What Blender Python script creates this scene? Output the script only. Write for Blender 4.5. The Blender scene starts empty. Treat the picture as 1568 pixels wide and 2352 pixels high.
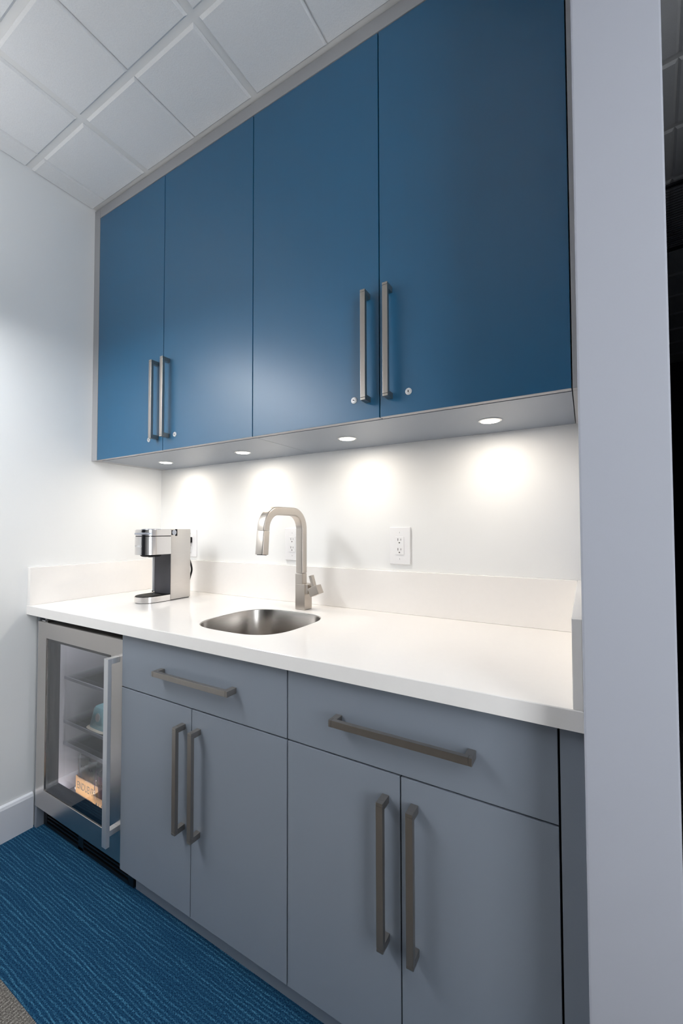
import bpy, bmesh, math, random
from mathutils import Vector, Matrix
random.seed(4)
S = bpy.context.scene
COL = S.collection
PI = math.pi

# ------------------------------------------------------------------ materials
def srgb(r, g, b):
    f = lambda c: c / 12.92 if c <= 0.04045 else ((c + 0.055) / 1.055) ** 2.4
    return (f(r / 255), f(g / 255), f(b / 255), 1)

def mat(name, col, rough=0.5, metal=0.0, spec=0.5, noise=None, bump=None, stretch=None, emit=None, aniso=None):
    m = bpy.data.materials.new(name); m.use_nodes = True
    nt = m.node_tree; b = nt.nodes['Principled BSDF']
    b.inputs['Base Color'].default_value = col
    b.inputs['Roughness'].default_value = rough
    b.inputs['Metallic'].default_value = metal
    b.inputs['Specular IOR Level'].default_value = spec
    if emit:
        b.inputs['Emission Color'].default_value = emit[0]; b.inputs['Emission Strength'].default_value = emit[1]
    if noise or bump:
        tc = nt.nodes.new('ShaderNodeTexCoord'); mp = nt.nodes.new('ShaderNodeMapping')
        mp.inputs['Scale'].default_value = stretch or (1, 1, 1)
        nz = nt.nodes.new('ShaderNodeTexNoise'); nz.inputs['Detail'].default_value = 4
        nz.inputs['Scale'].default_value = (noise or bump)[0]
        nt.links.new(tc.outputs['Object'], mp.inputs['Vector']); nt.links.new(mp.outputs['Vector'], nz.inputs['Vector'])
        if noise:
            mx = nt.nodes.new('ShaderNodeMix'); mx.data_type = 'RGBA'
            mx.inputs['A'].default_value = [c * (1 - noise[1]) for c in col[:3]] + [1]
            mx.inputs['B'].default_value = [min(1, c * (1 + noise[1])) for c in col[:3]] + [1]
            nt.links.new(nz.outputs['Fac'], mx.inputs['Factor']); nt.links.new(mx.outputs['Result'], b.inputs['Base Color'])
        if bump:
            bp = nt.nodes.new('ShaderNodeBump'); bp.inputs['Strength'].default_value = bump[1]; bp.inputs['Distance'].default_value = bump[2]
            nt.links.new(nz.outputs['Fac'], bp.inputs['Height']); nt.links.new(bp.outputs['Normal'], b.inputs['Normal'])
    return m

def carpet(name, dark, mid, light, stretch):
    """loop pile: long streaks of three yarn colours plus a fine pile grain"""
    m = bpy.data.materials.new(name); m.use_nodes = True
    nt = m.node_tree; N = nt.nodes; L = nt.links; b = N['Principled BSDF']
    b.inputs['Roughness'].default_value = 0.95; b.inputs['Specular IOR Level'].default_value = 0.1
    tc = N.new('ShaderNodeTexCoord')
    def noise(sc, scale, detail):
        mp = N.new('ShaderNodeMapping'); mp.inputs['Scale'].default_value = sc
        nz = N.new('ShaderNodeTexNoise'); nz.inputs['Scale'].default_value = scale; nz.inputs['Detail'].default_value = detail
        L.new(tc.outputs['Object'], mp.inputs['Vector']); L.new(mp.outputs['Vector'], nz.inputs['Vector']); return nz
    g = noise((1, 1, 1), 300, 3); h = noise(stretch, 42, 1)
    wv = N.new('ShaderNodeTexWave'); wv.bands_direction = 'Y' if stretch[0] < stretch[1] else 'X'
    wv.inputs['Scale'].default_value = 31; wv.inputs['Distortion'].default_value = 5.0; wv.inputs['Detail'].default_value = 2; wv.inputs['Detail Scale'].default_value = 1.2
    mp = N.new('ShaderNodeMapping'); mp.inputs['Scale'].default_value = (max(stretch[0], .2), max(stretch[1], .2), 1)
    L.new(tc.outputs['Object'], mp.inputs['Vector']); L.new(mp.outputs['Vector'], wv.inputs['Vector'])
    def ramp(src, p0, c0, p1, c1):
        r = N.new('ShaderNodeValToRGB'); e = r.color_ramp.elements
        e[0].position = p0; e[0].color = c0; e[1].position = p1; e[1].color = c1
        L.new(src, r.inputs['Fac']); return r.outputs['Color']
    def mul(x, y, k=None):
        n = N.new('ShaderNodeMath'); n.operation = 'MULTIPLY'; L.new(x, n.inputs[0])
        if k is None: L.new(y, n.inputs[1])
        else: n.inputs[1].default_value = k
        return n.outputs[0]
    W0, W1 = (0, 0, 0, 1), (1, 1, 1, 1)
    base = ramp(g.outputs['Fac'], 0.36, dark, 0.66, mid)
    line = mul(ramp(wv.outputs['Fac'], 0.45, W0, 0.95, W1), ramp(g.outputs['Fac'], 0.36, W0, 0.66, W1))
    line = mul(line, ramp(h.outputs['Fac'], 0.36, (0.3, 0.3, 0.3, 1), 0.62, W1))
    mx = N.new('ShaderNodeMix'); mx.data_type = 'RGBA'; L.new(line, mx.inputs['Factor'])
    L.new(base, mx.inputs['A']); mx.inputs['B'].default_value = light
    L.new(mx.outputs['Result'], b.inputs['Base Color'])
    bp = N.new('ShaderNodeBump'); bp.inputs['Strength'].default_value = 0.4; bp.inputs['Distance'].default_value = 0.003
    L.new(g.outputs['Fac'], bp.inputs['Height']); L.new(bp.outputs['Normal'], b.inputs['Normal'])
    return m

def thin_glass(name, tint, ior, rough=0.0):
    """a pane: clear through, mirror by Fresnel"""
    m = bpy.data.materials.new(name); m.use_nodes = True
    nt = m.node_tree; N = nt.nodes; L = nt.links
    for n in list(N): N.remove(n)
    o = N.new('ShaderNodeOutputMaterial'); mx = N.new('ShaderNodeMixShader')
    t = N.new('ShaderNodeBsdfTransparent'); t.inputs['Color'].default_value = tint
    g = N.new('ShaderNodeBsdfGlossy'); g.inputs['Roughness'].default_value = rough
    f = N.new('ShaderNodeFresnel'); f.inputs['IOR'].default_value = ior
    L.new(f.outputs[0], mx.inputs[0]); L.new(t.outputs[0], mx.inputs[1]); L.new(g.outputs[0], mx.inputs[2]); L.new(mx.outputs[0], o.inputs[0])
    return m

M = dict(
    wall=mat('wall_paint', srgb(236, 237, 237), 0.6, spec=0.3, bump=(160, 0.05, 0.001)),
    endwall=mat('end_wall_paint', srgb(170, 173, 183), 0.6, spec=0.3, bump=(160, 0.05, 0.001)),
    darkwall=mat('unlit_room_wall', srgb(52, 56, 66), 0.7, spec=0.2, noise=(3, 0.1)),  # dark tone stands in for the rear and far rooms being unlit
    trim=mat('trim_paint', srgb(226, 228, 234), 0.4, spec=0.4, noise=(2, 0.02)),
    tile=mat('ceiling_tile', srgb(236, 236, 236), 0.9, spec=0.1, noise=(260, 0.05), bump=(230, 0.35, 0.002)),
    tbar=mat('ceiling_grid', srgb(232, 231, 229), 0.5, spec=0.3, noise=(2, 0.01)),
    blue=mat('blue_laminate', srgb(6, 92, 132), 0.40, spec=0.9, noise=(40, 0.03), stretch=(1, 1, 0.05)),
    grey=mat('grey_laminate', srgb(130, 138, 149), 0.38, spec=0.7, noise=(6, 0.02)),
    greyframe=mat('grey_filler_laminate', srgb(168, 168, 170), 0.42, spec=0.4, noise=(6, 0.02)),
    inner=mat('carcass_gap_shade', srgb(22, 23, 26), 0.7, spec=0.2, noise=(6, 0.02)),  # near-black, paints the shade in the gaps between doors
    quartz=mat('white_quartz', srgb(245, 242, 239), 0.12, spec=0.5, noise=(60, 0.012)),
    steel=mat('brushed_steel', (0.60, 0.575, 0.55, 1), 0.30, 1.0, noise=(30, 0.05), stretch=(1, 1, 30)),
    doorsteel=mat('door_steel', (0.62, 0.585, 0.555, 1), 0.27, 1.0, noise=(30, 0.04), stretch=(30, 30, 1)),
    sinksteel=mat('sink_steel', (0.50, 0.475, 0.45, 1), 0.24, 1.0, noise=(30, 0.06), stretch=(8, 8, 60)),
    nickel=mat('brushed_nickel', (0.40, 0.37, 0.34, 1), 0.34, 1.0, noise=(60, 0.06), stretch=(1, 1, 0.1)),
    tapnickel=mat('tap_nickel', (0.57, 0.52, 0.47, 1), 0.36, 1.0, noise=(40, 0.03)),
    chrome=mat('chrome', (0.80, 0.80, 0.80, 1), 0.12, 1.0, noise=(10, 0.01)),
    mirrorsteel=mat('polished_steel', (0.74, 0.72, 0.71, 1), 0.16, 1.0, noise=(30, 0.03), stretch=(1, 1, 20)),
    black=mat('black_plastic', srgb(14, 14, 16), 0.55, spec=0.2, noise=(20, 0.1)),
    charcoal=mat('charcoal_plastic', srgb(58, 58, 64), 0.5, spec=0.4, noise=(90, 0.12)),
    lockmetal=mat('lock_face', (0.82, 0.82, 0.82, 1), 0.35, 0.35, noise=(10, 0.01)),
    vent=mat('vent_paint', srgb(60, 62, 66), 0.6, noise=(10, 0.02)),
    handlesteel=mat('handle_steel', (0.82, 0.83, 0.85, 1), 0.38, 0.9, noise=(30, 0.03), stretch=(30, 30, 1)),
    silver=mat('silver_plastic', srgb(176, 180, 190), 0.3, 0.6, noise=(10, 0.02)),
    plate=mat('white_plastic', srgb(238, 238, 240), 0.3, spec=0.4, noise=(8, 0.01)),
    slot=mat('slot_dark', srgb(70, 66, 62), 0.6, noise=(20, 0.1)),
    liner=mat('fridge_liner', srgb(186, 186, 192), 0.5, spec=0.3, noise=(4, 0.02)),
    card=mat('cardboard', srgb(228, 178, 122), 0.8, spec=0.2, noise=(70, 0.06)),
    ink=mat('print_ink', srgb(46, 62, 66), 0.7, noise=(40, 0.1)),
    whiteink=mat('white_ink', srgb(240, 240, 242), 0.5, noise=(40, 0.02)),
    can=mat('can_silver', (0.72, 0.76, 0.74, 1), 0.25, 0.7, noise=(30, 0.04)),
    canprint=mat('can_print', srgb(176, 196, 190), 0.35, 0.3, noise=(60, 0.2)),
    canviolet=mat('can_print_violet', srgb(170, 140, 180), 0.35, 0.3, noise=(60, 0.2)),
    tub=mat('pale_blue_plastic', srgb(160, 214, 226), 0.35, spec=0.5, noise=(20, 0.08)),
    cream=mat('cream_rim', srgb(236, 228, 210), 0.5, noise=(20, 0.04)),
    amber=mat('amber_glass', srgb(190, 104, 40), 0.12, spec=0.6, noise=(14, 0.25)),
    blackglass=mat('black_grille', srgb(10, 10, 12), 0.35, spec=0.5, noise=(20, 0.1)),
    bluecarpet=carpet('blue_carpet', srgb(12, 42, 72), srgb(36, 82, 114), srgb(74, 132, 160), (0.06, 1, 1)),
    greycarpet=carpet('grey_carpet', srgb(78, 74, 70), srgb(130, 126, 120), srgb(176, 170, 162), (1, 0.05, 1)),
    glass=thin_glass('door_glass', (0.96, 0.96, 0.97, 1), 2.4),
    film=thin_glass('shrink_film', (0.97, 0.97, 0.98, 1), 1.3, 0.08),
    shelfglass=thin_glass('shelf_glass', (0.95, 0.97, 0.97, 1), 1.25),
    lens=mat('lamp_lens', (1, 1, 1, 1), 0.4, emit=((1.0, 0.90, 0.74, 1), 22.0), noise=(10, 0.01)),
    daylight=mat('added_window_glow', (0.9, 0.9, 0.9, 1), 0.3, emit=((0.93, 0.965, 1.0, 1), 5.4), noise=(0.6, 0.02)),  # glow of the added window
    fridgefill=mat('fridge_fill_glow', (0.9, 0.9, 0.9, 1), 0.3, emit=((0.98, 0.98, 1.0, 1), 34.0), noise=(10, 0.01)),  # glow of the strips added inside the fridge
    diffuser=mat('added_lamp_diffuser', (0.9, 0.9, 0.9, 1), 0.5, emit=((0.97, 0.985, 1.0, 1), 20.0), noise=(10, 0.01)),  # glow of the added suspended lamp
    updiffuser=mat('added_lamp_up_diffuser', (0.9, 0.9, 0.9, 1), 0.5, emit=((0.98, 0.985, 1.0, 1), 2.6), noise=(10, 0.01)),
)

# ------------------------------------------------------------------ mesh tools
class MB:
    """collects shapes, then links them as one mesh object"""
    def __init__(s): s.bm = bmesh.new(); s.mats = []
    def mi(s, m):
        if m not in s.mats: s.mats.append(m)
        return s.mats.index(m)
    def _merge(s, b, m):
        i = s.mi(m)
        for f in b.faces: f.material_index = i
        me = bpy.data.meshes.new('tmp'); b.to_mesh(me); b.free()
        s.bm.from_mesh(me); bpy.data.meshes.remove(me)
    def box(s, m, x0, x1, y0, y1, z0, z1, bev=0.0, seg=2, rot=None):
        b = bmesh.new(); bmesh.ops.create_cube(b, size=1)
        c = Vector(((x0 + x1) / 2, (y0 + y1) / 2, (z0 + z1) / 2)); d = (x1 - x0, y1 - y0, z1 - z0)
        for v in b.verts: v.co = Vector((v.co.x * d[0], v.co.y * d[1], v.co.z * d[2]))
        if bev: bmesh.ops.bevel(b, geom=b.edges[:], offset=bev, segments=seg, affect='EDGES', profile=0.6)
        if rot is not None:
            for v in b.verts: v.co = rot @ v.co
        for v in b.verts: v.co += c
        s._merge(b, m); return s
    def cyl(s, m, c, r, h, axis='z', n=32, r2=None, bev=0.0):
        b = bmesh.new(); bmesh.ops.create_cone(b, cap_ends=True, segments=n, radius1=r, radius2=r if r2 is None else r2, depth=h)
        if bev:
            bmesh.ops.bevel(b, geom=[e for e in b.edges if len(e.link_faces) == 2 and any(len(f.verts) > 4 for f in e.link_faces)], offset=bev, segments=2, affect='EDGES')
        R = {'z': Matrix(), 'x': Matrix.Rotation(PI / 2, 4, 'Y'), 'y': Matrix.Rotation(PI / 2, 4, 'X')}[axis]
        for v in b.verts: v.co = R @ v.co + Vector(c)
        s._merge(b, m); return s
    def lathe(s, m, c, prof, n=28):
        b = bmesh.new(); rows = []
        for r, z in prof: rows.append([b.verts.new((c[0] + r * math.cos(2 * PI * k / n), c[1] + r * math.sin(2 * PI * k / n), c[2] + z)) for k in range(n)])
        for a, d in zip(rows, rows[1:]):
            for k in range(n): b.faces.new((a[k], a[(k + 1) % n], d[(k + 1) % n], d[k]))
        b.faces.new(rows[0][::-1]); b.faces.new(rows[-1])
        bmesh.ops.recalc_face_normals(b, faces=b.faces[:]); s._merge(b, m); return s
    def prism(s, m, pts, z0, z1, bev=0.0):
        """outline in x, y drawn up from z0 to z1"""
        b = bmesh.new(); lo = [b.verts.new((x, y, z0)) for x, y in pts]; hi = [b.verts.new((x, y, z1)) for x, y in pts]
        n = len(pts); top = b.faces.new(hi); bot = b.faces.new(lo[::-1])
        for k in range(n): b.faces.new((lo[k], lo[(k + 1) % n], hi[(k + 1) % n], hi[k]))
        bmesh.ops.recalc_face_normals(b, faces=b.faces[:])
        if bev: bmesh.ops.bevel(b, geom=list({e for f in (top, bot) for e in f.edges}), offset=bev, segments=2, affect='EDGES')
        s._merge(b, m); return s
    def loft(s, m, rings, cap=True):
        b = bmesh.new(); R = [[b.verts.new(p) for p in r] for r in rings]; n = len(rings[0])
        for a, d in zip(R, R[1:]):
            for k in range(n): b.faces.new((a[k], a[(k + 1) % n], d[(k + 1) % n], d[k]))
        if cap: b.faces.new(R[0][::-1]); b.faces.new(R[-1])
        bmesh.ops.recalc_face_normals(b, faces=b.faces[:]); s._merge(b, m); return s
    def tube(s, m, path, r, n=10):
        rings = []
        for i, p in enumerate(path):
            p = Vector(p); t = (Vector(path[min(i + 1, len(path) - 1)]) - Vector(path[max(i - 1, 0)])).normalized()
            a = t.orthogonal().normalized() if i == 0 else (a - t * a.dot(t)).normalized()
            q = t.cross(a); rings.append([p + (a * math.cos(2 * PI * k / n) + q * math.sin(2 * PI * k / n)) * r for k in range(n)])
        return s.loft(m, rings)
    def faces(s, m, polys):
        b = bmesh.new()
        for p in polys: b.faces.new([b.verts.new(v) for v in p])
        s._merge(b, m); return s
    def text(s, m, body, size, fn, depth=0.0004, width=None):
        """lettering laid by fn(u, v, w): u along, v up, w out of the face"""
        cu = bpy.data.curves.new('t', 'FONT'); cu.body = body; cu.size = size; cu.align_x = 'CENTER'; cu.align_y = 'CENTER'; cu.resolution_u = 3
        ob = bpy.data.objects.new('t', cu); COL.objects.link(ob); bpy.context.view_layer.update()
        me = bpy.data.meshes.new_from_object(ob.evaluated_get(bpy.context.evaluated_depsgraph_get()))
        bpy.data.objects.remove(ob); bpy.data.curves.remove(cu)
        b = bmesh.new(); b.from_mesh(me); bpy.data.meshes.remove(me)
        w0 = max(v.co.x for v in b.verts) - min(v.co.x for v in b.verts)
        k = width / w0 if width else 1
        ex = bmesh.ops.extrude_face_region(b, geom=b.faces[:])
        for v in [g for g in ex['geom'] if isinstance(g, bmesh.types.BMVert)]: v.co.z += depth
        for v in b.verts: v.co = Vector(fn(v.co.x * k, v.co.y, v.co.z))
        s._merge(b, m); return s
    def build(s, name, parent=None, smooth=None):
        me = bpy.data.meshes.new(name); bmesh.ops.remove_doubles(s.bm, verts=s.bm.verts[:], dist=1e-6)
        s.bm.to_mesh(me); s.bm.free()
        for m in s.mats: me.materials.append(M[m])
        if smooth:
            for p in me.polygons: p.use_smooth = True
            me.set_sharp_from_angle(angle=math.radians(smooth))
        o = bpy.data.objects.new(name, me); COL.objects.link(o)
        if parent is not None: o.parent = parent
        return o

def tag(o, label, cat, group=None):
    o['label'] = label; o['category'] = cat
    if group: o['group'] = group
    return o
def thing(name, loc, label, cat, group=None):
    o = bpy.data.objects.new(name, None); o.empty_display_size = 0.05; COL.objects.link(o); o.location = loc
    return tag(o, label, cat, group)
def struct(o): o['kind'] = 'structure'; return o
def dup(root, loc, label):
    r = root.copy(); COL.objects.link(r); r.location = loc; r['label'] = label
    for ch in list(root.children):
        c = ch.copy(); COL.objects.link(c); c.parent = r
        for g in list(ch.children):
            d = g.copy(); COL.objects.link(d); d.parent = c
    return r

# ------------------------------------------------------------------ measures (metres)
W = 1.9867          # end wall's inner face
WT = 2.104          # end wall's far face
YE = -0.69          # end wall's front end
ZC = 2.7364         # ceiling
YU = -0.3705        # front of the blue doors
ZU = 1.5415         # underside of the blue cabinets
YL = -0.5965        # front of the grey doors
ZT = 0.9104         # counter top
ZB = 0.8739         # counter underside
YC = -0.6205        # counter front
XR, YB = 2.75, -5.2 # the room's right wall and rear wall
YF = 3.4            # end of the dark room beyond

# ------------------------------------------------------------------ the setting
f = MB()
f.faces('bluecarpet', [[(-0.1, -0.9112, 0), (XR + .1, -0.9112, 0), (XR + .1, 0.1, 0), (-0.1, 0.1, 0)]])
f.faces('greycarpet', [[(-0.1, YB - .1, 0), (XR + .1, YB - .1, 0), (XR + .1, -0.9112, 0), (-0.1, -0.9112, 0)],
                       [(W, 0.1, 0), (4.2, 0.1, 0), (4.2, YF + .1, 0), (W, YF + .1, 0)], [(XR + .1, -0.3, 0), (4.2, -0.3, 0), (4.2, 0.1, 0), (XR + .1, 0.1, 0)]])
struct(f.build('floor'))
struct(MB().box('wall', -0.1, 0, YB - .1, 0.1, 0, ZC + .15).build('wall_left'))
struct(MB().box('wall', 0, W, 0, 0.1, 0, ZC + .15).build('wall_back'))
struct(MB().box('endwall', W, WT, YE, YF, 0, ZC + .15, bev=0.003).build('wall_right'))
struct(MB().box('darkwall', 0, XR + .1, YB - .1, YB, 0, ZC + .15).build('wall_front'))  # unseen rear wall, coloured dark to cut bounced light and reflections
# right wall of the room, with a tall daylight window in it (unseen, added to light the left wall)
WY0, WY1, WZ0, WZ1 = -1.75, -1.06, 0.50, 2.45
w = MB(); w.box('wall', XR, XR + .1, YB, WY0, 0, ZC + .15); w.box('wall', XR, XR + .1, WY1, -0.4, 0, ZC + .15); w.box('wall', XR, XR + .1, WY0, WY1, 0, WZ0); w.box('wall', XR, XR + .1, WY0, WY1, WZ1, ZC + .15)
struct(w.build('wall_side'))
w1 = MB()
for a in ((WY0, WY0 + .05, WZ0, WZ1), (WY1 - .05, WY1, WZ0, WZ1), (WY0 + .05, WY1 - .05, WZ0, WZ0 + .05), (WY0 + .05, WY1 - .05, WZ1 - .05, WZ1)): w1.box('trim', XR + .02, XR + .08, *a, 0.003)
w1 = struct(w1.build('added_window_1'))
MB().box('daylight', XR + .045, XR + .055, WY0 + .05, WY1 - .05, WZ0 + .05, WZ1 - .05).build('pane', w1)
w = MB(); w.box('darkwall', WT, 4.3, YF, YF + .1, 0, ZC + .15); w.box('darkwall', 4.2, 4.3, -0.4, YF, 0, ZC + .15); w.box('darkwall', 2.58, 4.2, -0.4, -0.3, 0, ZC + .15)  # last wall, unseen, extended to keep light out of the far room
struct(w.build('wall_beyond'))
# left baseboard with an eased top
b = MB(); b.loft('trim', [[(0.0, y, 0), (0.014, y, 0), (0.014, y, 0.126), (0.010, y, 0.136), (0.004, y, 0.140), (0, y, 0.140)] for y in (YB, -0.588)])
struct(b.build('baseboard_left'))

# lay-in ceiling: bars stay up, tegular tiles drop below them, each tile scored across its middle
def tile(mb, x0, x1, y0, y1, z):
    c, d = 0.007, 0.008
    a = [(x0, y0, z + d), (x1, y0, z + d), (x1, y1, z + d), (x0, y1, z + d)]
    e = [(x0 + c, y0 + c, z), (x1 - c, y0 + c, z), (x1 - c, y1 - c, z), (x0 + c, y1 - c, z)]
    mb.faces('tile', [e[::-1]] + [[a[k], e[k], e[(k + 1) % 4], a[(k + 1) % 4]] for k in range(4)])
def grid(mb, X0, X1, Y0, Y1, xt, yt, px, py, z):
    hx, hy, g = 0.0125, 0.010, 0.0008
    xs = []; k = math.floor((X0 - xt) / px) - 1
    while xt + k * px < X1:
        a = xt + k * px; xs += [(a + hx, a + px / 2 - g), (a + px / 2 + g, a + px - hx)]; k += 1
    ys = []; k = math.floor((Y0 - yt) / py) - 1
    while yt + k * py < Y1:
        ys.append((yt + k * py + hy, yt + (k + 1) * py - hy)); k += 1
    for x0, x1 in xs:
        x0, x1 = max(x0, X0), min(x1, X1)
        if x1 - x0 < 0.03: continue
        for y0, y1 in ys:
            y0, y1 = max(y0, Y0), min(y1, Y1)
            if y1 - y0 > 0.03: tile(mb, x0, x1, y0, y1, z)
c = MB(); c.box('tbar', 0, XR, YB, 0, ZC + 0.0085, ZC + 0.05)
grid(c, 0, XR, YB, -0.372, 0.408, -0.6425, 0.608, 0.272, ZC)
struct(c.build('ceiling'))
c = MB(); c.box('tbar', -1.2, 3.0, -2.6, 3.0, 0.0085, 0.03); grid(c, -1.2, 3.0, -2.6, 3.0, 0.30, -0.155, 0.61, 0.29, 0)
# the dark room's grid runs a little askew to this one; cut to the room
bm = c.bm
R = Matrix.Translation((2.30, 0.37, ZC)) @ Matrix.Rotation(math.radians(-6.5), 4, 'Z')
for v in bm.verts: v.co = R @ v.co
for co, no in (((WT, 0, 0), (-1, 0, 0)), ((4.2, 0, 0), (1, 0, 0)), ((0, YF, 0), (0, 1, 0)), ((0, 0.0, 0), (0, -1, 0))):
    bmesh.ops.bisect_plane(bm, geom=bm.verts[:] + bm.edges[:] + bm.faces[:], plane_co=co, plane_no=no, clear_outer=True)
struct(c.build('ceiling_beyond'))
# louvred return-air vent in that ceiling
t = thing('air_vent', (2.455, 1.09, ZC), 'dark louvred air vent in the ceiling of the dark room beyond the end wall', 'vent')
t.rotation_euler = (0, 0, math.radians(-6.5))
v = MB()
for a in ((-.14, .14, -.28, -.26), (-.14, .14, .26, .28), (-.14, -.12, -.26, .26), (.12, .14, -.26, .26)): v.box('vent', *a, -0.008, 0.002, 0.002)
v.build('frame', t)
v = MB()
for k in range(26): v.box('vent', -.12, .12, -.255 + .02 * k, -.243 + .02 * k, -0.004, -0.0025, rot=Matrix.Rotation(0.6, 3, 'X'))
v.build('louvres', t)

# ------------------------------------------------------------------ suspended up-and-down lamp, unseen, added to light the left side
def lamp(x, y, z, label, h=0.60):
    t = thing('added_pendant', (x, y, z), label, 'light')
    b = MB()
    for a in ((-.16, -.15, -h, h), (.15, .16, -h, h), (-.15, .15, -h, -h + .01), (-.15, .15, h - .01, h)): b.box('tbar', *a, -0.03, 0.03, 0.002)
    b.build('housing', t)
    MB().box('diffuser', -.1495, .1495, -h + .0105, h - .0105, -0.034, -0.018, .004).build('lower_diffuser', t)
    MB().box('updiffuser', -.1495, .1495, -h + .0105, h - .0105, 0.018, 0.024).build('upper_diffuser', t)
    for yy in (-h + .1, h - .1): MB().cyl('black', (0, yy, (ZC + 0.008 - z + .03) / 2), 0.002, ZC + 0.008 - z - .03, n=8).build('hanger', t)
    return t
l0 = lamp(0.30, -1.60, 2.12, 'added long suspended lamp, out of view, beside the left wall')

# ------------------------------------------------------------------ handles and locks
def bar_handle(mb, m, L, d=0.035, wd=0.016, vert=True, th=0.011):
    """square bar on two posts; its door's face is y = 0, its middle the origin"""
    e = 0.0006
    for a in (-1, 1):
        if vert:
            mb.box(m, -wd / 2, wd / 2, -d + th, 0, a * L / 2 - (wd if a > 0 else 0), a * L / 2 + (wd if a < 0 else 0), 0.0006)
            mb.box(m, -wd / 2, wd / 2, -d, -d + th, min(a * L / 2, a * (L / 2 - 0.007)), max(a * L / 2, a * (L / 2 - 0.007)), 0.0009)
        else:
            mb.box(m, a * L / 2 - (wd if a > 0 else 0), a * L / 2 + (wd if a < 0 else 0), -d + th, 0, -wd / 2, wd / 2, 0.0006)
            mb.box(m, min(a * L / 2, a * (L / 2 - 0.007)), max(a * L / 2, a * (L / 2 - 0.007)), -d, -d + th, -wd / 2, wd / 2, 0.0009)
    h = L / 2 - 0.0074
    if vert: mb.box(m, -wd / 2, wd / 2, -d, -d + th, -h, h, 0.0009)
    else: mb.box(m, -h, h, -d, -d + th, -wd / 2, wd / 2, 0.0009)
    return mb
def handle_at(parent, x, y, z, L, vert=True):
    mb = bar_handle(MB(), 'nickel', L, vert=vert)
    for v in mb.bm.verts: v.co += Vector((x, y, z))
    return mb.build('handle', parent)
def lock_at(parent, x, y, z, ang):
    mb = MB()
    mb.lathe('lockmetal', (0, 0, 0), [(0.0098, 0), (0.0098, 0.0012), (0.0085, 0.0026), (0.0068, 0.0028), (0.0064, 0.0020), (0.0062, 0.0020), (0.0058, 0.0032)], 28)
    R3 = Matrix.Rotation(ang, 3, 'Z')
    mb.box('slot', -0.0010, 0.0010, -0.0036, 0.0036, 0.0028, 0.0036, rot=R3); mb.cyl('slot', (0, 0, 0.0033), 0.0018, 0.0006, n=12)
    Rx = Matrix.Rotation(PI / 2, 4, 'X')
    for v in mb.bm.verts: v.co = Rx @ v.co + Vector((x, y, z))
    return mb.build('lock', parent, 40)

# ------------------------------------------------------------------ blue wall cabinets
UD = [0.0455, 0.5193, 1.0036, 1.4897, 1.9728]
def wall_cabinet(i, label, locks):
    x0 = UD[i]; x1 = UD[i + 2]; xm = UD[i + 1]; bx = x0
    t = thing('wall_cabinet', (x0, 0, ZU), label, 'cabinet', 'blue wall cabinets')
    MB().box('grey', 0.0008, x1 - x0 - 0.0008, YU + 0.0245, -0.001, 0, 2.688 - ZU, 0.0005).box('inner', 0.002, x1 - x0 - 0.002, YU + 0.0225, YU + 0.0244, 0.002, 2.686 - ZU).build('carcass', t)  # dark front slab paints shade into the door gaps
    for k, (a, b_) in enumerate(((x0, xm), (xm, x1))):
        g = 0.0017
        mb = MB(); mb.box('blue', a - bx + g, b_ - bx - g, YU, YU + 0.019, 0.0012, 2.6855 - ZU, 0.0008)
        # thin grey edge band along the door's lower edge
        mb.box('greyframe', a - bx + g, b_ - bx - g, YU + 0.0004, YU + 0.0186, 0.0002, 0.0012)
        d = mb.build('door', t)
        hx = (xm - 0.0385 + .0015) if k == 0 else (xm + 0.0265 + .0065)
        handle_at(d, hx - bx, YU, 1.7495 - ZU, 0.320)
        lx, lz, an = locks[k]; lock_at(d, lx - bx, YU, lz - ZU, an)
    return t
wc1 = wall_cabinet(0, 'blue two-door wall cabinet above the coffee machine, beside the left wall', ((0.4302, 1.5945, 0.2), (0.5943, 1.5985, 1.2)))
wc2 = wall_cabinet(2, 'blue two-door wall cabinet right of the other, beside the end wall', ((1.4057, 1.604, 1.25), (1.5776, 1.602, 0.1)))
def strip(x0, x1, parent):
    bx = parent.location.x
    MB().box('greyframe', x0 - bx, x1 - bx, YU, YU + 0.022, 0, ZC - 0.001 - ZU, 0.0006).box('greyframe', x0 - bx, x1 - bx, YU + 0.022, -0.001, 0, 0.018, 0.0004).build('filler_strip', parent)
strip(0.0005, UD[0] - 0.0012, wc1); strip(UD[4] + 0.0012, W - 0.0006, wc2)
tag(MB().box('greyframe', UD[0], UD[4], YU, YU + 0.019, 2.6892, ZC - 0.001, 0.0006).build('ceiling_filler'),
    'long grey filler strip along the ceiling above the blue cabinet doors', 'filler strip')

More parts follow.
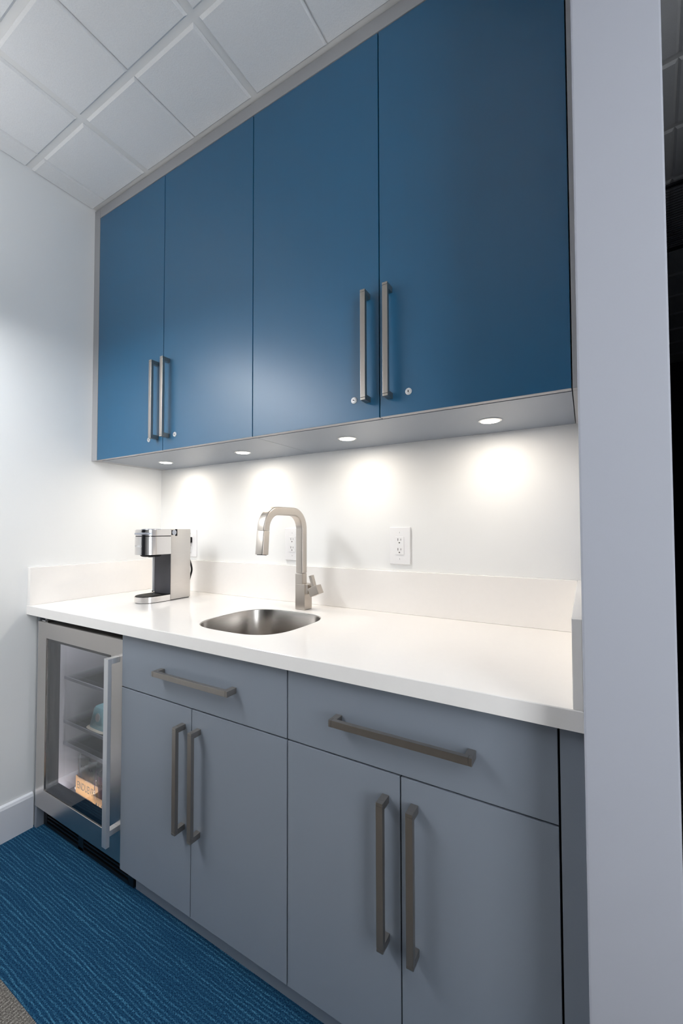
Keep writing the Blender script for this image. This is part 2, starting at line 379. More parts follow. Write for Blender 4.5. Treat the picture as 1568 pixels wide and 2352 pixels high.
# round lamps let into the cabinets' underside
t = thing('cabinet_spotlight', (0.2686, -0.170, ZU), 'round recessed light under the blue cabinets, nearest the left wall', 'light', 'spotlights under the blue cabinets')
MB().lathe('chrome', (0, 0, 0), [(0.0330, 0.0), (0.0335, -0.0012), (0.0315, -0.0026), (0.0275, -0.0026), (0.0265, -0.0012)], 40).build('trim_ring', t, 40)
MB().cyl('lens', (0, 0, -0.0018), 0.0262, 0.0014, n=40).build('lens', t)
for x, y, lb in ((0.7663, -0.1715, 'round recessed light under the blue cabinets, left of the faucet, second from the left wall'),
                 (1.2707, -0.178, 'round recessed light under the blue cabinets, right of the faucet, below the third blue door'),
                 (1.7551, -0.172, 'round recessed light under the blue cabinets, nearest the end wall')):
    dup(t, (x, y, ZU), lb)
for x, y in ((0.2686, -0.170), (0.7663, -0.1715), (1.2707, -0.178), (1.7551, -0.172)):
    L = bpy.data.lights.new('spot_beam', 'AREA'); L.shape = 'DISK'; L.size = 0.052; L.energy = 1.0; L.color = (1.0, 0.91, 0.80)
    o = bpy.data.objects.new('spot_beam', L); o.location = (x, y, ZU - 0.004); COL.objects.link(o)

# ------------------------------------------------------------------ base cabinets
def base_cabinet(x0, xm, x1, label, dh):
    t = thing('base_cabinet', (x0, 0, 0), label, 'cabinet', 'grey base cabinets')
    zs, zb = 0.6900, 0.0865
    MB().box('inner', 0.001, x1 - x0 - 0.001, YL + 0.0225, -0.001, zb + 0.001, 0.708, 0.0005).box('inner', 0.001, x1 - x0 - 0.001, YL + 0.0225, YL + 0.045, 0.709, ZB - 0.001).build('carcass', t)  # carcass coloured near-black so door and drawer gaps look shaded
    g = 0.0021
    d = MB().box('grey', g, x1 - x0 - g, YL, YL + 0.019, zs + g, ZB - 0.003, 0.0008).build('drawer', t)
    handle_at(d, (x0 + x1) / 2 + dh - x0, YL, 0.7785, 0.322, vert=False)
    for k, (a, b_) in enumerate(((x0, xm), (xm, x1))):
        d = MB().box('grey', a - x0 + (g if k == 0 else g * .8), b_ - x0 - (g if k else g * .8), YL, YL + 0.019, zb, zs - g, 0.0008).build('door', t)
        hx = xm - 0.0345 if k == 0 else xm + 0.0325
        handle_at(d, hx - x0, YL, 0.4855, 0.309)
    return t
base_cabinet(0.6268, 0.9769, 1.3336, 'grey base cabinet with one drawer and two doors, beside the fridge', 0.016)
bc2 = base_cabinet(1.3336, 1.6402, 1.9461, 'grey base cabinet with one drawer and two doors, nearest the end wall', 0.0)
MB().box('grey', 1.9478 - 1.3336, W - 0.0006 - 1.3336, YL, YL + 0.019, 0.0005, ZB - 0.001, 0.0006).build('filler_panel', bc2)
tag(MB().box('grey', 0.654, 1.9470, -0.5540, -0.5360, 0.0005, 0.0862, 0.0005).build('toe_kick'), 'long low grey toe kick on the carpet under the base cabinets', 'toe kick')
tag(MB().box('grey', 0.0146, 0.0318, -0.5850, -0.012, 0.0005, ZB - 0.001, 0.0008).build('end_panel'), 'tall grey side panel between the left wall and the fridge', 'panel')

# ------------------------------------------------------------------ counter, sink, splashes
SX, SY = 1.0320, -0.350
def sink_outline(hx, hy, n=96, p=3.3):
    pts = []
    for k in range(n):
        a = 2 * PI * k / n; ca, sa = math.cos(a), math.sin(a)
        pts.append((hx * math.copysign(abs(ca) ** (2 / p), ca), hy * math.copysign(abs(sa) ** (2 / p), sa)))
    return pts
HX, HY = 0.178, 0.176
def slab():
    mb = MB(); bm = mb.bm; mb.mi('quartz')
    x0, x1, y0, y1 = 0.0004, W - 0.0004, YC, -0.0004
    n = 96; hole = [(SX + x, SY + y) for x, y in sink_outline(HX, HY, n)]
    def edge(px, py):   # the point of the slab's edge straight out from the hole's middle
        dx, dy = px - SX, py - SY
        t = min(((x1 - SX) / dx if dx > 1e-9 else (x0 - SX) / dx if dx < -1e-9 else 1e9), ((y1 - SY) / dy if dy > 1e-9 else (y0 - SY) / dy if dy < -1e-9 else 1e9))
        return SX + dx * t, SY + dy * t
    out = [edge(*p) for p in hole]
    for cx, cy in ((x0, y0), (x1, y0), (x1, y1), (x0, y1)):
        k = min(range(n), key=lambda k: (out[k][0] - cx) ** 2 + (out[k][1] - cy) ** 2); out[k] = (cx, cy)
    V = lambda pts, z: [bm.verts.new((x, y, z)) for x, y in pts]
    e = 0.0015
    inset = lambda p: (min(max(p[0], x0 + e), x1 - e), min(max(p[1], y0 + e), y1 - e))
    rings = [V(hole, ZB), V(hole, ZT - 0.001), V([(SX + (x - SX) * 1.006, SY + (y - SY) * 1.006) for x, y in hole], ZT), V([inset(p) for p in out], ZT), V(out, ZT - e), V(out, ZB)]
    rings.append(rings[0])
    for a, b_ in zip(rings, rings[1:]):
        for k in range(n): bm.faces.new((a[k], a[(k + 1) % n], b_[(k + 1) % n], b_[k]))
    bmesh.ops.recalc_face_normals(bm, faces=bm.faces[:])
    return mb
tag(slab().build('countertop', None, 30), 'long white quartz countertop with a sink cutout over the grey cabinets', 'countertop')
ZS = 1.0656
tag(MB().box('quartz', 0.021, 1.9694, -0.020, -0.0005, ZT + 0.0003, ZS, 0.0012).build('backsplash'), 'long white quartz backsplash strip along the back wall', 'backsplash')
tag(MB().box('quartz', 0.0005, 0.0205, YC + 0.002, -0.0005, ZT + 0.0003, ZS, 0.0012).build('backsplash'), 'white quartz backsplash strip on the left wall beside the coffee machine', 'backsplash')
tag(MB().box('quartz', 1.9700, W - 0.0005, YC + 0.002, -0.0005, ZT + 0.0003, ZS, 0.0012).build('backsplash'), 'white quartz backsplash strip on the end wall at right', 'backsplash')

t = thing('sink', (SX, SY, ZT - 0.0025), 'small undermount stainless steel bar sink with rounded corners', 'sink')
n = 96; rings = []
for s_, z in ((0.997, 0.0), (0.988, -0.0004), (0.985, -0.002), (0.972, -0.13), (0.955, -0.155), (0.90, -0.172), (0.80, -0.180), (0.30, -0.185), (0.10, -0.186)):
    rings.append([(x * s_, y * s_, z) for x, y in sink_outline(HX, HY, n)])
mb = MB(); mb.loft('sinksteel', rings, cap=False)
mb.loft('sinksteel', [[(x * s_, y * s_, z) for x, y in sink_outline(HX, HY, n)] for s_, z in ((0.997, 0.0), (0.996, -0.003), (0.985, -0.13), (0.967, -0.160), (0.9, -0.178), (0.3, -0.189), (0.1, -0.189))], cap=False)
mb.build('bowl', t, 50)
mb = MB(); mb.lathe('chrome', (0, 0, -0.1868), [(0.044, 0.0), (0.044, 0.002), (0.038, 0.0026), (0.034, 0.001), (0.012, 0.001), (0.010, 0.004)], 32); mb.build('drain', t, 40)
mb = MB()
for k in range(7): mb.box('whiteink', 0.1738, 0.1746, 0.030 + k * .009, 0.036 + k * .009, -0.026 - .002 * (k % 2), -0.020)
mb.build('maker_mark', t)

# ------------------------------------------------------------------ faucet
t = thing('faucet', (1.039, -0.118, ZT), 'brushed nickel high-arc pull-down faucet with a side lever behind the sink', 'faucet')
FX = 1.039; FY = -0.118
mb = MB(); mb.box('tapnickel', -0.0225, 0.0225, -0.0245, 0.0235, 0.0006, 0.099, 0.0012)
mb.box('tapnickel', -0.0225, 0.0115, -0.0245, 0.0045, 0.099, 0.139, 0.0012)
mb.box('tapnickel', -0.001, 0.0345, -0.0200, 0.0120, 0.062, 0.098, 0.0012); mb.build('body', t)
# the spout: a square tube up, over in a wide arch and down
def rrect(wx, wy, r, n=5):
    pts = []
    for cx, cy, a0 in ((wx - r, wy - r, 0), (-wx + r, wy - r, PI / 2), (-wx + r, -wy + r, PI), (wx - r, -wy + r, 3 * PI / 2)):
        for k in range(n): a = a0 + PI / 2 * k / (n - 1); pts.append((cx + r * math.cos(a), cy + r * math.sin(a)))
    return pts
sec = rrect(0.0168, 0.0150, 0.0045)
yA, yB, zT, Rr = -0.0075, -0.2285, 0.3765, 0.066
path = [(yA, 0.141), (yA, zT - Rr)]
for k in range(1, 15): a = PI / 2 * k / 14; path.append((yA - Rr + Rr * math.cos(a), zT - Rr + Rr * math.sin(a)))
path.append((yB + Rr, zT))
for k in range(1, 13): a = (PI / 2 - 0.09) * k / 12; path.append((yB + Rr - Rr * math.sin(a), zT - Rr + Rr * math.cos(a)))
tx, tz = -math.sin(0.09), -math.cos(0.09)
path.append((path[-1][0] + tx * 0.010, path[-1][1] + tz * 0.010))
def sweep(path, scale=lambda i: 1.0):
    rings = []
    for i, (y, z) in enumerate(path):
        p0, p1 = path[max(i - 1, 0)], path[min(i + 1, len(path) - 1)]
        ty, tz_ = p1[0] - p0[0], p1[1] - p0[1]; l = math.hypot(ty, tz_); ty /= l; tz_ /= l
        k = scale(i); rings.append([(-0.0055 + a * k, y + b_ * k * tz_, z - b_ * k * ty) for a, b_ in sec])
    return rings
mb = MB(); mb.loft('tapnickel', sweep(path)); mb.build('spout', t, 40)
e = path[-1]; hp = [(e[0] + tx * q, e[1] + tz * q) for q in (0.0015, 0.003, 0.080, 0.083)]
mb = MB(); mb.loft('tapnickel', sweep(hp, lambda i: (0.98, 1.03, 1.06, 1.03)[i])); q = (e[0] + tx * 0.085, e[1] + tz * 0.085)
mb.loft('charcoal', sweep([(e[0] + tx * .0829, e[1] + tz * .0829), q], lambda i: 0.8)); mb.build('spray_head', t, 40)
R1 = Matrix.Rotation(math.radians(-24), 3, 'Y')
mb = MB(); mb.box('tapnickel', 0.037, 0.079, -0.020, 0.0145, 0.058, 0.092, 0.0012, rot=R1)
mb.cyl('tapnickel', (0.0365, -0.003, 0.077), 0.013, 0.010, 'x', 24)
c0 = Vector((0.047, -0.005, 0.108)); mb.box('tapnickel', 0.0415, 0.0525, -0.015, 0.005, 0.082, 0.134, 0.0012, rot=Matrix.Rotation(math.radians(-18), 3, 'Y')); mb.build('lever', t)

# ------------------------------------------------------------------ wall outlets
def outlet(x, z, label):
    t = thing('wall_outlet', (x, 0, z), label, 'outlet', 'white wall outlets')
    MB().box('plate', -0.0405, 0.0405, -0.0075, -0.0004, -0.069, 0.069, 0.0025, 3).build('cover_plate', t)
    mb = MB(); mb.box('plate', -0.0168, 0.0168, -0.0098, -0.0070, -0.0335, 0.0335, 0.0010)
    for dz in (-0.018, 0.018):
        mb.box('slot', -0.0072, -0.0052, -0.0101, -0.0096, dz + 0.000, dz + 0.009); mb.box('slot', 0.0045, 0.0062, -0.0101, -0.0096, dz + 0.001, dz + 0.008)
        mb.cyl('slot', (-0.0005, -0.0099, dz - 0.0070), 0.0025, 0.0005, 'y', 14)
    mb.build('receptacle', t)
    for dz in (-0.049, 0.049): MB().cyl('plate', (0, -0.0079, dz), 0.0032, 0.0010, 'y', 16).box('slot', -0.0004, 0.0004, -0.0086, -0.0083, dz - 0.0026, dz + 0.0026).build('screw', t)
    return t
o1 = outlet(0.250, 1.151, 'white wall outlet behind the coffee machine with a black plug in it')
dup(o1, (0.899, 0, 1.156), 'white wall outlet half hidden behind the faucet')
dup(o1, (1.397, 0, 1.159), 'white wall outlet right of the faucet on the bare back wall')

# ------------------------------------------------------------------ coffee machine
CX, CY = 0.3640, -0.2500
t = thing('coffee_machine', (CX, CY, ZT), 'slim stainless steel single-cup coffee machine on the counter by the left wall', 'coffee machine')
hw = 0.056
def nose(hw, y0, b, yb, n=30, p=2.1):
    """plan outline: flat back at yb, straight sides to y0, rounded nose b deep"""
    pts = [(hw, yb), (-hw, yb)]
    for k in range(n + 1):
        a = PI * k / n; ca, sa = math.cos(a), math.sin(a)
        pts.append((-hw * math.copysign(abs(ca) ** (2 / p), ca), y0 - b * abs(sa) ** (2 / p)))
    return pts
NB, NY = 0.064, -0.060
mb = MB()
mb.box('steel', -hw, hw, -0.002, 0.102, 0.003, 0.312, 0.0012)                  # column
mb.prism('mirrorsteel', nose(hw, NY, NB, 0.0), 0.2035, 0.2805, 0.0012)         # brew head
mb.build('housing', t, 35)
mb = MB(); mb.prism('black', nose(hw - 0.002, NY, NB - 0.002, 0.022), 0.2800, 0.2840)
mb.box('black', -hw - 0.0004, hw + 0.0004, 0.018, 0.031, 0.2812, 0.3122, 0.002); mb.build('lid_gap', t)
mb = MB(); mb.prism('mirrorsteel', nose(hw, NY, NB, 0.022), 0.2838, 0.3105, 0.0025)
mb.cyl('silver', (hw, 0.014, 0.2975), 0.0115, 0.003, 'x', 24, bev=0.0008)
lid = mb.build('lid', t, 35)
# grip of the lid: a curved bar standing off the nose
rings = []
for k in range(15):
    a = PI * (0.16 + 0.68 * k / 14); ca, sa = math.cos(a), math.sin(a); p = 2.1
    f_ = lambda o: (-(hw + o) * math.copysign(abs(ca) ** (2 / p), ca), NY - (NB + o) * abs(sa) ** (2 / p))
    x0, y0 = f_(0.0005); x1, y1 = f_(0.0024)
    rings.append([(x0, y0, 0.2885), (x1, y1, 0.2895), (x1, y1, 0.2950), (x0, y0, 0.2975)])
MB().loft('silver', rings).build('grip', lid, 30)
MB().lathe('silver', (0.0, -0.060, 0.3100), [(0.040, 0.0), (0.039, 0.003), (0.030, 0.0048), (0.028, 0.0040), (0.002, 0.0040)], 36).build('lid_button', lid, 40)
MB().lathe('black', (0.0, -0.060, 0.2036), [(0.043, 0.0), (0.041, -0.006), (0.034, -0.010), (0.012, -0.010), (0.010, -0.013)], 36).build('brew_spout', t, 40)
mb = MB(); mb.box('charcoal', -hw + 0.005, hw - 0.0022, -0.0048, -0.0016, 0.026, 0.2034, 0.0008)
mb.build('front_panel', t)
mb = MB(); mb.prism('mirrorsteel', nose(hw, NY, NB, -0.003), 0.002, 0.0262, 0.0010); mb.build('drip_tray', t, 35)
tray = [o for o in t.children if o.name.startswith('drip_tray')][0]
mb = MB(); mb.prism('black', nose(hw - 0.003, NY, NB - 0.003, -0.0055), 0.0258, 0.0288, 0.0008)
for k in range(5): mb.box('slot', -0.030 + k * 0.015 - .003, -0.030 + k * 0.015 + .003, -0.100, -0.03, 0.0286, 0.0291)
mb.cyl('chrome', (0.0, -0.040, 0.0291), 0.008, 0.0008, n=20); mb.build('drip_grate', tray)
mb = MB(); mb.prism('black', nose(hw - 0.003, NY, NB - 0.003, 0.099), 0.0003, 0.0022); mb.build('foot_pad', t)
mb = MB(); mb.box('whiteink', -hw - 0.004, -hw - 0.0004, -0.012, 0.09, 0.03, 0.20, 0.001); mb.box('slot', -hw - 0.0042, -hw - 0.0002, -0.0125, -0.008, 0.030, 0.036); mb.build('water_tank', t)
# lettering wrapped on the brew head's nose
arc = []
for k in range(401):
    a = PI * k / 400; ca, sa = math.cos(a), math.sin(a); p = 2.1
    arc.append((-hw * math.copysign(abs(ca) ** (2 / p), ca), NY - NB * abs(sa) ** (2 / p)))
cum = [0]
for a, b_ in zip(arc, arc[1:]): cum.append(cum[-1] + math.hypot(b_[0] - a[0], b_[1] - a[1]))
def wrap(s0, z0):
    def fn(u, v, w_):
        s_ = s0 + u; k = max(1, min(399, next((i for i, c_ in enumerate(cum) if c_ >= s_), 399)))
        f_ = (s_ - cum[k - 1]) / max(1e-9, cum[k] - cum[k - 1]); x = arc[k - 1][0] + (arc[k][0] - arc[k - 1][0]) * f_; y = arc[k - 1][1] + (arc[k][1] - arc[k - 1][1]) * f_
        dx, dy = arc[k + 1][0] - arc[k - 1][0], arc[k + 1][1] - arc[k - 1][1]; l = math.hypot(dx, dy); nx, ny = dy / l, -dx / l
        if ny > 0: nx, ny = -nx, -ny
        o_ = 0.0002 + w_; return (x + nx * o_, y + ny * o_, z0 + v)
    return fn
MB().text('whiteink', 'KEURIG', 0.012, wrap(cum[200], 0.240), 0.0003, width=0.046).build('lettering', t)
mb = MB()
mb.box('black', -0.1140 - 0.016, -0.1140 + 0.016, 0.2200, 0.2395, 0.243, 0.272, 0.004)
pts = []
P = [(-0.114, 0.222, 0.245), (-0.10, 0.205, 0.20), (-0.03, 0.165, 0.17), (0.022, 0.138, 0.125), (0.026, 0.124, 0.085), (0.020, 0.110, 0.03), (0.0, 0.104, 0.016)]
for i in range(len(P) - 1):
    p0, p1, p2, p3 = [Vector(P[max(0, min(len(P) - 1, i + k))]) for k in (-1, 0, 1, 2)]
    for k in range(8):
        q = k / 8; pts.append(0.5 * (2 * p1 + (p2 - p0) * q + (2 * p0 - 5 * p1 + 4 * p2 - p3) * q * q + (3 * p1 - p0 - 3 * p2 + p3) * q ** 3))
mb.tube('black', pts, 0.0042); mb.build('power_cord', t, 60)

# ------------------------------------------------------------------ under-counter fridge
FX0, FX1 = 0.0330, 0.6240
t = thing('beverage_fridge', (FX0, -0.30, 0), 'under-counter steel framed glass-door fridge at the left end of the counter', 'fridge')
ox, oy = FX0, -0.30
def fb(mb, m, x0, x1, y0, y1, z0, z1, *a, **k): return mb.box(m, x0 - ox, x1 - ox, y0 - oy, y1 - oy, z0, z1, *a, **k)
IX0, IX1, IZ0, IZ1 = 0.072, 0.585, 0.115, 0.812
YD0, YD1, YK = -0.592, -0.545, -0.541
mb = MB()
for a in ((FX0 + .001, IX0 - .004, YK, -0.03, 0.094, 0.846), (IX1 + .004, FX1 - .001, YK, -0.03, 0.094, 0.846), (IX0 - .004, IX1 + .004, YK, -0.03, IZ1 + .004, 0.846),
          (IX0 - .004, IX1 + .004, YK, -0.03, 0.094, IZ0 - .004), (IX0 - .004, IX1 + .004, -0.075, -0.03, IZ0 - .004, IZ1 + .004), (FX0 + .006, FX1 - .006, -0.50, -0.05, 0.012, 0.0935)):
    fb(mb, 'black', *a)
mb.build('body', t)
mb = MB()
for a in ((IX0 - .004, IX0, YK, -0.08, IZ0, IZ1), (IX1, IX1 + .004, YK, -0.08, IZ0, IZ1), (IX0 - .004, IX1 + .004, YK, -0.075, IZ1, IZ1 + .004), (IX0 - .004, IX1 + .004, YK, -0.075, IZ0 - .004, IZ0), (IX0, IX1, -0.08, -0.075, IZ0, IZ1)):
    fb(mb, 'liner', *a)
mb.build('liner', t)
for z in (0.597, 0.414, 0.324):
    sh = MB(); fb(sh, 'shelfglass', IX0 + .003, IX1 - .003, -0.503, -0.09, z - 0.004, z + 0.001); s_ = sh.build('shelf', t)
    e_ = MB(); fb(e_, 'silver', IX0 + .002, IX1 - .002, -0.509, -0.5035, z - 0.008, z + 0.004, 0.001); e_.build('shelf_edge', s_)
mb = MB(); fb(mb, 'fridgefill', IX1 - .010, IX1 - .0005, -0.5395, -0.524, 0.145, 0.60, .001); fb(mb, 'fridgefill', IX0 + .004, IX1 - .012, -0.5395, -0.530, IZ0 + .0005, IZ0 + .005, .001); fb(mb, 'fridgefill', IX0 + .06, IX1 - .06, -0.5395, -0.530, IZ1 - .010, IZ1 - .0005, .001); mb.build('interior_fill_strips', t)  # hidden strips added behind the door frame to brighten the contents
GX0, GX1, GZ0, GZ1 = 0.1045, 0.5545, 0.1765, 0.7815
mb = MB()
b_ = bmesh.new()
def ring(x0, x1, z0, z1, y): return [b_.verts.new((x - ox, y - oy, z)) for x, z in ((x0, z0), (x1, z0), (x1, z1), (x0, z1))]
DZ0, DZ1 = 0.0955, 0.8465; ev = 0.0022
rs = [ring(GX0, GX1, GZ0, GZ1, YD1), ring(GX0, GX1, GZ0, GZ1, YD0 + .0015), ring(GX0 - .0015, GX1 + .0015, GZ0 - .0015, GZ1 + .0015, YD0),
      ring(FX0 + ev, FX1 - ev, DZ0 + ev, DZ1 - ev, YD0), ring(FX0, FX1, DZ0, DZ1, YD0 + ev), ring(FX0, FX1, DZ0, DZ1, YD1)]
rs.append(rs[0])
for a, c_ in zip(rs, rs[1:]):
    for k in range(4): b_.faces.new((a[k], a[(k + 1) % 4], c_[(k + 1) % 4], c_[k]))
bmesh.ops.recalc_face_normals(b_, faces=b_.faces[:]); mb._merge(b_, 'doorsteel')
door = mb.build('door', t)
mb = MB()
for a in ((GX0 - .0, GX0 + .012, -0.583, YD1, GZ0, GZ1), (GX1 - .012, GX1, -0.583, YD1, GZ0, GZ1), (GX0 + .012, GX1 - .012, -0.583, YD1, GZ0, GZ0 + .012), (GX0 + .012, GX1 - .012, -0.583, YD1, GZ1 - .012, GZ1)): fb(mb, 'black', *a)
mb.build('gasket', door)
mb = MB(); mb.faces('glass', [[(x - ox, -0.5885 - oy, z) for x, z in ((GX0, GZ0), (GX1, GZ0), (GX1, GZ1), (GX0, GZ1))]]); mb.faces('glass', [[(x - ox, -0.5765 - oy, z) for x, z in ((GX0 + .012, GZ0 + .012), (GX1 - .012, GZ0 + .012), (GX1 - .012, GZ1 - .012), (GX0 + .012, GZ1 - .012))]])
mb.build('glass_pane', door)
mb = MB(); hx0, hx1 = 0.5845, 0.6085
fb(mb, 'handlesteel', hx0, hx1, -0.6335, -0.6205, 0.1655, 0.7870, 0.001)
for z0, z1 in ((0.768, 0.7868), (0.1990, 0.2175)): fb(mb, 'handlesteel', hx0 + .002, hx1, -0.6205, YD0, z0, z1, 0.0008)
mb.build('handle', door)
mb = MB(); fb(mb, 'chrome', 0.052, 0.095, -0.585, -0.55, 0.8475, 0.8505, 0.0008); fb(mb, 'chrome', 0.075, 0.100, -0.596, -0.560, 0.8505, 0.8535, 0.0008); mb.cyl('chrome', (0.062 - ox, -0.572 - oy, 0.8535), 0.006, 0.007, n=16); mb.build('hinge', door)
# toe grille: frame, centre web and slots
mb = MB(); gy0, gy1 = -0.5595, -0.5445
fb(mb, 'blackglass', FX0 + .003, FX0 + .030, gy0, gy1, 0.003, 0.0925, .001); fb(mb, 'blackglass', 0.618, 0.648, gy0, gy1, 0.003, 0.0835, .002); fb(mb, 'blackglass', 0.300, 0.336, gy0, gy1, 0.003, 0.0925, .001)
fb(mb, 'blackglass', FX0 + .03, 0.618, gy0, gy1, 0.003, 0.016, .001); fb(mb, 'blackglass', FX0 + .03, 0.618, gy0, gy1, 0.082, 0.0925, .001)
for k in range(4):
    z = 0.0235 + k * 0.0150
    for xa, xb in ((FX0 + .03, 0.300), (0.336, 0.618)): fb(mb, 'blackglass', xa, xb, gy0 + .001, gy1, z, z + 0.0070, .0015)
fb(mb, 'black', FX0 + .004, 0.640, gy1 + .001, -0.505, 0.0105, 0.0925)
mb.build('toe_grille', t)
for x in (0.065, 0.60):
    for y in (-0.52, -0.08): MB().cyl('black', (x - ox, y - oy, 0.006), 0.016, 0.0115, n=20).build('foot', t)

# what stands in the fridge
def tray_of_cans(x0, y0, words, lab, prt, cols, rows, tw):
    w_ = 0.0595; tr = thing('can_tray', (x0, y0, IZ0), lab, 'tray', 'cardboard can trays in the fridge')
    X, Y, H = cols * w_ + 0.006, rows * w_ + 0.006, 0.072
    mb = MB()
    mb.box('card', 0, X, 0, 0.0015, 0.0006, H); mb.box('card', 0, X, Y - 0.0015, Y, 0.0006, H); mb.box('card', 0, 0.0015, 0.0015, Y - 0.0015, 0.0006, H); mb.box('card', X - 0.0015, X, 0.0015, Y - .0015, 0.0006, H)
    mb.box('card', 0.0015, X - .0015, 0.0015, Y - .0015, 0.0006, 0.002)
    mb.build('carton', tr)
    MB().text('ink', words, 0.036, lambda u, v, w: (0.013 + tw / 2 + u, -0.0001 - w, 0.036 + v * 1.15), 0.0003, width=tw).build('lettering', tr)
    rows_ = [[(-.0015 + 0, -.0015, 0.068), (X + .0015, -.0015, 0.068), (X + .0015, Y + .0015, 0.068), (-.0015, Y + .0015, 0.068)]]
    n_ = 40; rg = []
    for z, k in ((0.066, 1.0), (0.11, 0.985), (0.150, 0.97), (0.168, 0.94), (0.1745, 0.70)):
        r_ = []
        for i in range(n_):
            a = 2 * PI * i / n_; ca, sa = math.cos(a), math.sin(a); p = 7
            j = random.uniform(-0.0016, 0.0016) if z > 0.07 else 0
            r_.append((X / 2 + (X / 2 + .0022 + j) * k * math.copysign(abs(ca) ** (2 / p), ca), Y / 2 + (Y / 2 + .0022 + j) * k * math.copysign(abs(sa) ** (2 / p), sa), z + (j if z > .07 else 0)))
        rg.append(r_)
    MB().loft('film', rg, cap=False).build('shrink_wrap', tr)
    return tr, w_
def can(x, y, z, lab, prt):
    c_ = thing('drink_can', (x, y, z), lab, 'can', 'drink cans in the fridge')
    MB().lathe(prt, (0, 0, 0), [(0.0225, 0.0), (0.0265, 0.006), (0.0285, 0.014), (0.0285, 0.138), (0.0270, 0.146)], 28).build('can_body', c_, 40)
    MB().lathe('can', (0, 0, 0), [(0.0270, 0.1461), (0.0240, 0.154), (0.0245, 0.1560), (0.0235, 0.1565), (0.0222, 0.1535), (0.004, 0.1530)], 28).build('can_lid', c_, 40)
    MB().text('ink', 'AURA', 0.017, lambda u, v, w: ((0.0287 + w) * math.sin(u / 0.0287), -(0.0287 + w) * math.cos(u / 0.0287), 0.112 + v), 0.0003, width=0.036).build('lettering', c_)
    return c_
t1, w_ = tray_of_cans(0.1200, -0.4790, 'ENDUEVRI', 'cardboard tray of pale green cans at the back left of the fridge floor', 'canprint', 3, 2, 0.128)
c0 = can(0.1200 + .003 + w_ * .5, -0.4790 + .003 + w_ * .5, IZ0 + .0026, 'pale green can at the left front corner of the back fridge tray', 'canprint')
names = {(1, 0): 'pale green can in the middle of the back fridge tray, front row', (2, 0): 'pale green can at the right front corner of the back fridge tray',
         (0, 1): 'pale green can at the left rear corner of the back fridge tray', (1, 1): 'pale green can in the middle of the back fridge tray, rear row', (2, 1): 'pale green can at the right rear corner of the back fridge tray'}
for (i, j), lb in names.items(): dup(c0, (0.1200 + .003 + w_ * (i + .5), -0.4790 + .003 + w_ * (j + .5), IZ0 + .0026), lb)
t2, w_ = tray_of_cans(0.3200, -0.5180, 'AURA', 'cardboard tray of violet cans at the front right of the fridge floor', 'canviolet', 3, 1, 0.096)
c1 = can(0.3200 + .003 + w_ * .5, -0.5180 + .003 + w_ * .5, IZ0 + .0026, 'violet can at the left end of the front fridge tray', 'canviolet')
dup(c1, (0.3200 + .003 + w_ * 1.5, -0.5180 + .003 + w_ * .5, IZ0 + .0026), 'violet can in the middle of the front fridge tray, behind the door handle')
dup(c1, (0.3200 + .003 + w_ * 2.5, -0.5180 + .003 + w_ * .5, IZ0 + .0026), 'violet can at the right end of the front fridge tray')
# tub standing rim down on the middle shelf
t = thing('plastic_tub', (0.285, -0.45, 0.4152), 'pale blue plastic tub standing rim down on the middle fridge shelf', 'tub')
def sq(a, b_, z, n=48, p=4.5):
    return [(a * math.copysign(abs(math.cos(q)) ** (2 / p), math.cos(q)), b_ * math.copysign(abs(math.sin(q)) ** (2 / p), math.sin(q)), z) for q in [2 * PI * k / n for k in range(n)]]
MB().loft('tub', [sq(0.062, 0.042, 0.006), sq(0.058, 0.039, 0.026), sq(0.046, 0.031, 0.076), sq(0.041, 0.027, 0.083)]).build('tub_body', t, 40)
MB().loft('cream', [sq(0.070, 0.050, 0.0004), sq(0.072, 0.052, 0.003), sq(0.062, 0.042, 0.0062)]).build('rim', t, 40)
fr = lambda z: -(0.039 + (0.031 - 0.039) * (z - 0.026) / 0.050)
mb = MB(); pts = [(0.002 + 0.015 * math.cos(q), 0.050 + 0.016 * math.sin(q)) for q in [2 * PI * k / 28 for k in range(28)]]
mb.loft('whiteink', [[(x, fr(z) + 0.001, z) for x, z in pts], [(x, fr(z) - 0.0008, z) for x, z in pts]]); mb.build('oval_patch', t)
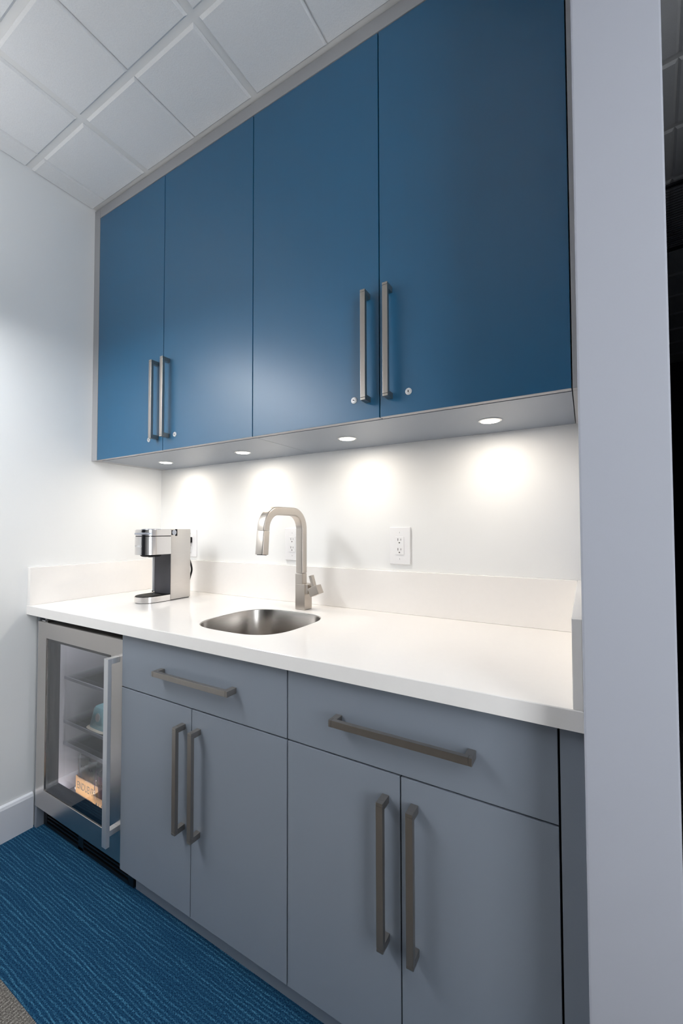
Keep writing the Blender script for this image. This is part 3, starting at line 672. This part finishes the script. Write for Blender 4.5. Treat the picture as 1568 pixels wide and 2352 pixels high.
# small bottle lying on the fridge floor
t = thing('small_bottle', (0.098, -0.45, IZ0 + 0.0126), 'small amber bottle lying at the left on the fridge floor', 'bottle')
mb = MB(); mb.lathe('amber', (0, 0, 0), [(0.004, -0.030), (0.0118, -0.029), (0.0123, -0.026), (0.0123, 0.010), (0.006, 0.018), (0.0055, 0.024)], 20)
for v in mb.bm.verts: v.co = Vector((v.co.x, -v.co.z * .8, v.co.y)) + Vector((v.co.z * .5, 0, 0))
mb.build('glass_body', t, 40)
mb = MB(); mb.cyl('whiteink', (0.0135, -0.0218, 0), 0.0065, 0.009, 'y', 18, bev=.001); mb.build('cap', t)

# ------------------------------------------------------------------ camera, world, view
cam = bpy.data.cameras.new('camera'); co = bpy.data.objects.new('camera', cam); COL.objects.link(co)
yaw, pit, rol, fp, cx, cy = 0.5294, 0.0288, -0.0027, 950.3, 788.77, 1186.52
fw = Vector((-math.sin(yaw) * math.cos(pit), math.cos(yaw) * math.cos(pit), math.sin(pit)))
r = Vector((math.cos(yaw), math.sin(yaw), 0)); u = r.cross(fw)
r2 = r * math.cos(rol) + u * math.sin(rol); u2 = -r * math.sin(rol) + u * math.cos(rol)
mw = Matrix((r2, u2, -fw)).transposed().to_4x4(); mw.translation = (1.9946, -1.4410, 1.2233); co.matrix_world = mw
cam.sensor_fit = 'VERTICAL'; cam.sensor_height = 36.0; cam.lens = fp / 2352 * 36.0
cam.shift_x = (784 - cx) / 2352; cam.shift_y = (cy - 1176) / 2352; cam.clip_start = 0.02
S.camera = co
wd = bpy.data.worlds.new('world'); S.world = wd; wd.use_nodes = True
wd.node_tree.nodes['Background'].inputs[0].default_value = (0.5, 0.55, 0.6, 1); wd.node_tree.nodes['Background'].inputs[1].default_value = 0.02
S.view_settings.view_transform = 'Standard'; S.view_settings.look = 'None'; S.view_settings.exposure = 0.0; S.view_settings.gamma = 1.0
S.view_settings.use_curve_mapping = False
S.cycles.max_bounces = 10; S.cycles.diffuse_bounces = 6; S.cycles.glossy_bounces = 5; S.cycles.transparent_max_bounces = 16
S.cycles.use_denoising = True; S.cycles.caustics_reflective = False; S.cycles.sample_clamp_indirect = 6
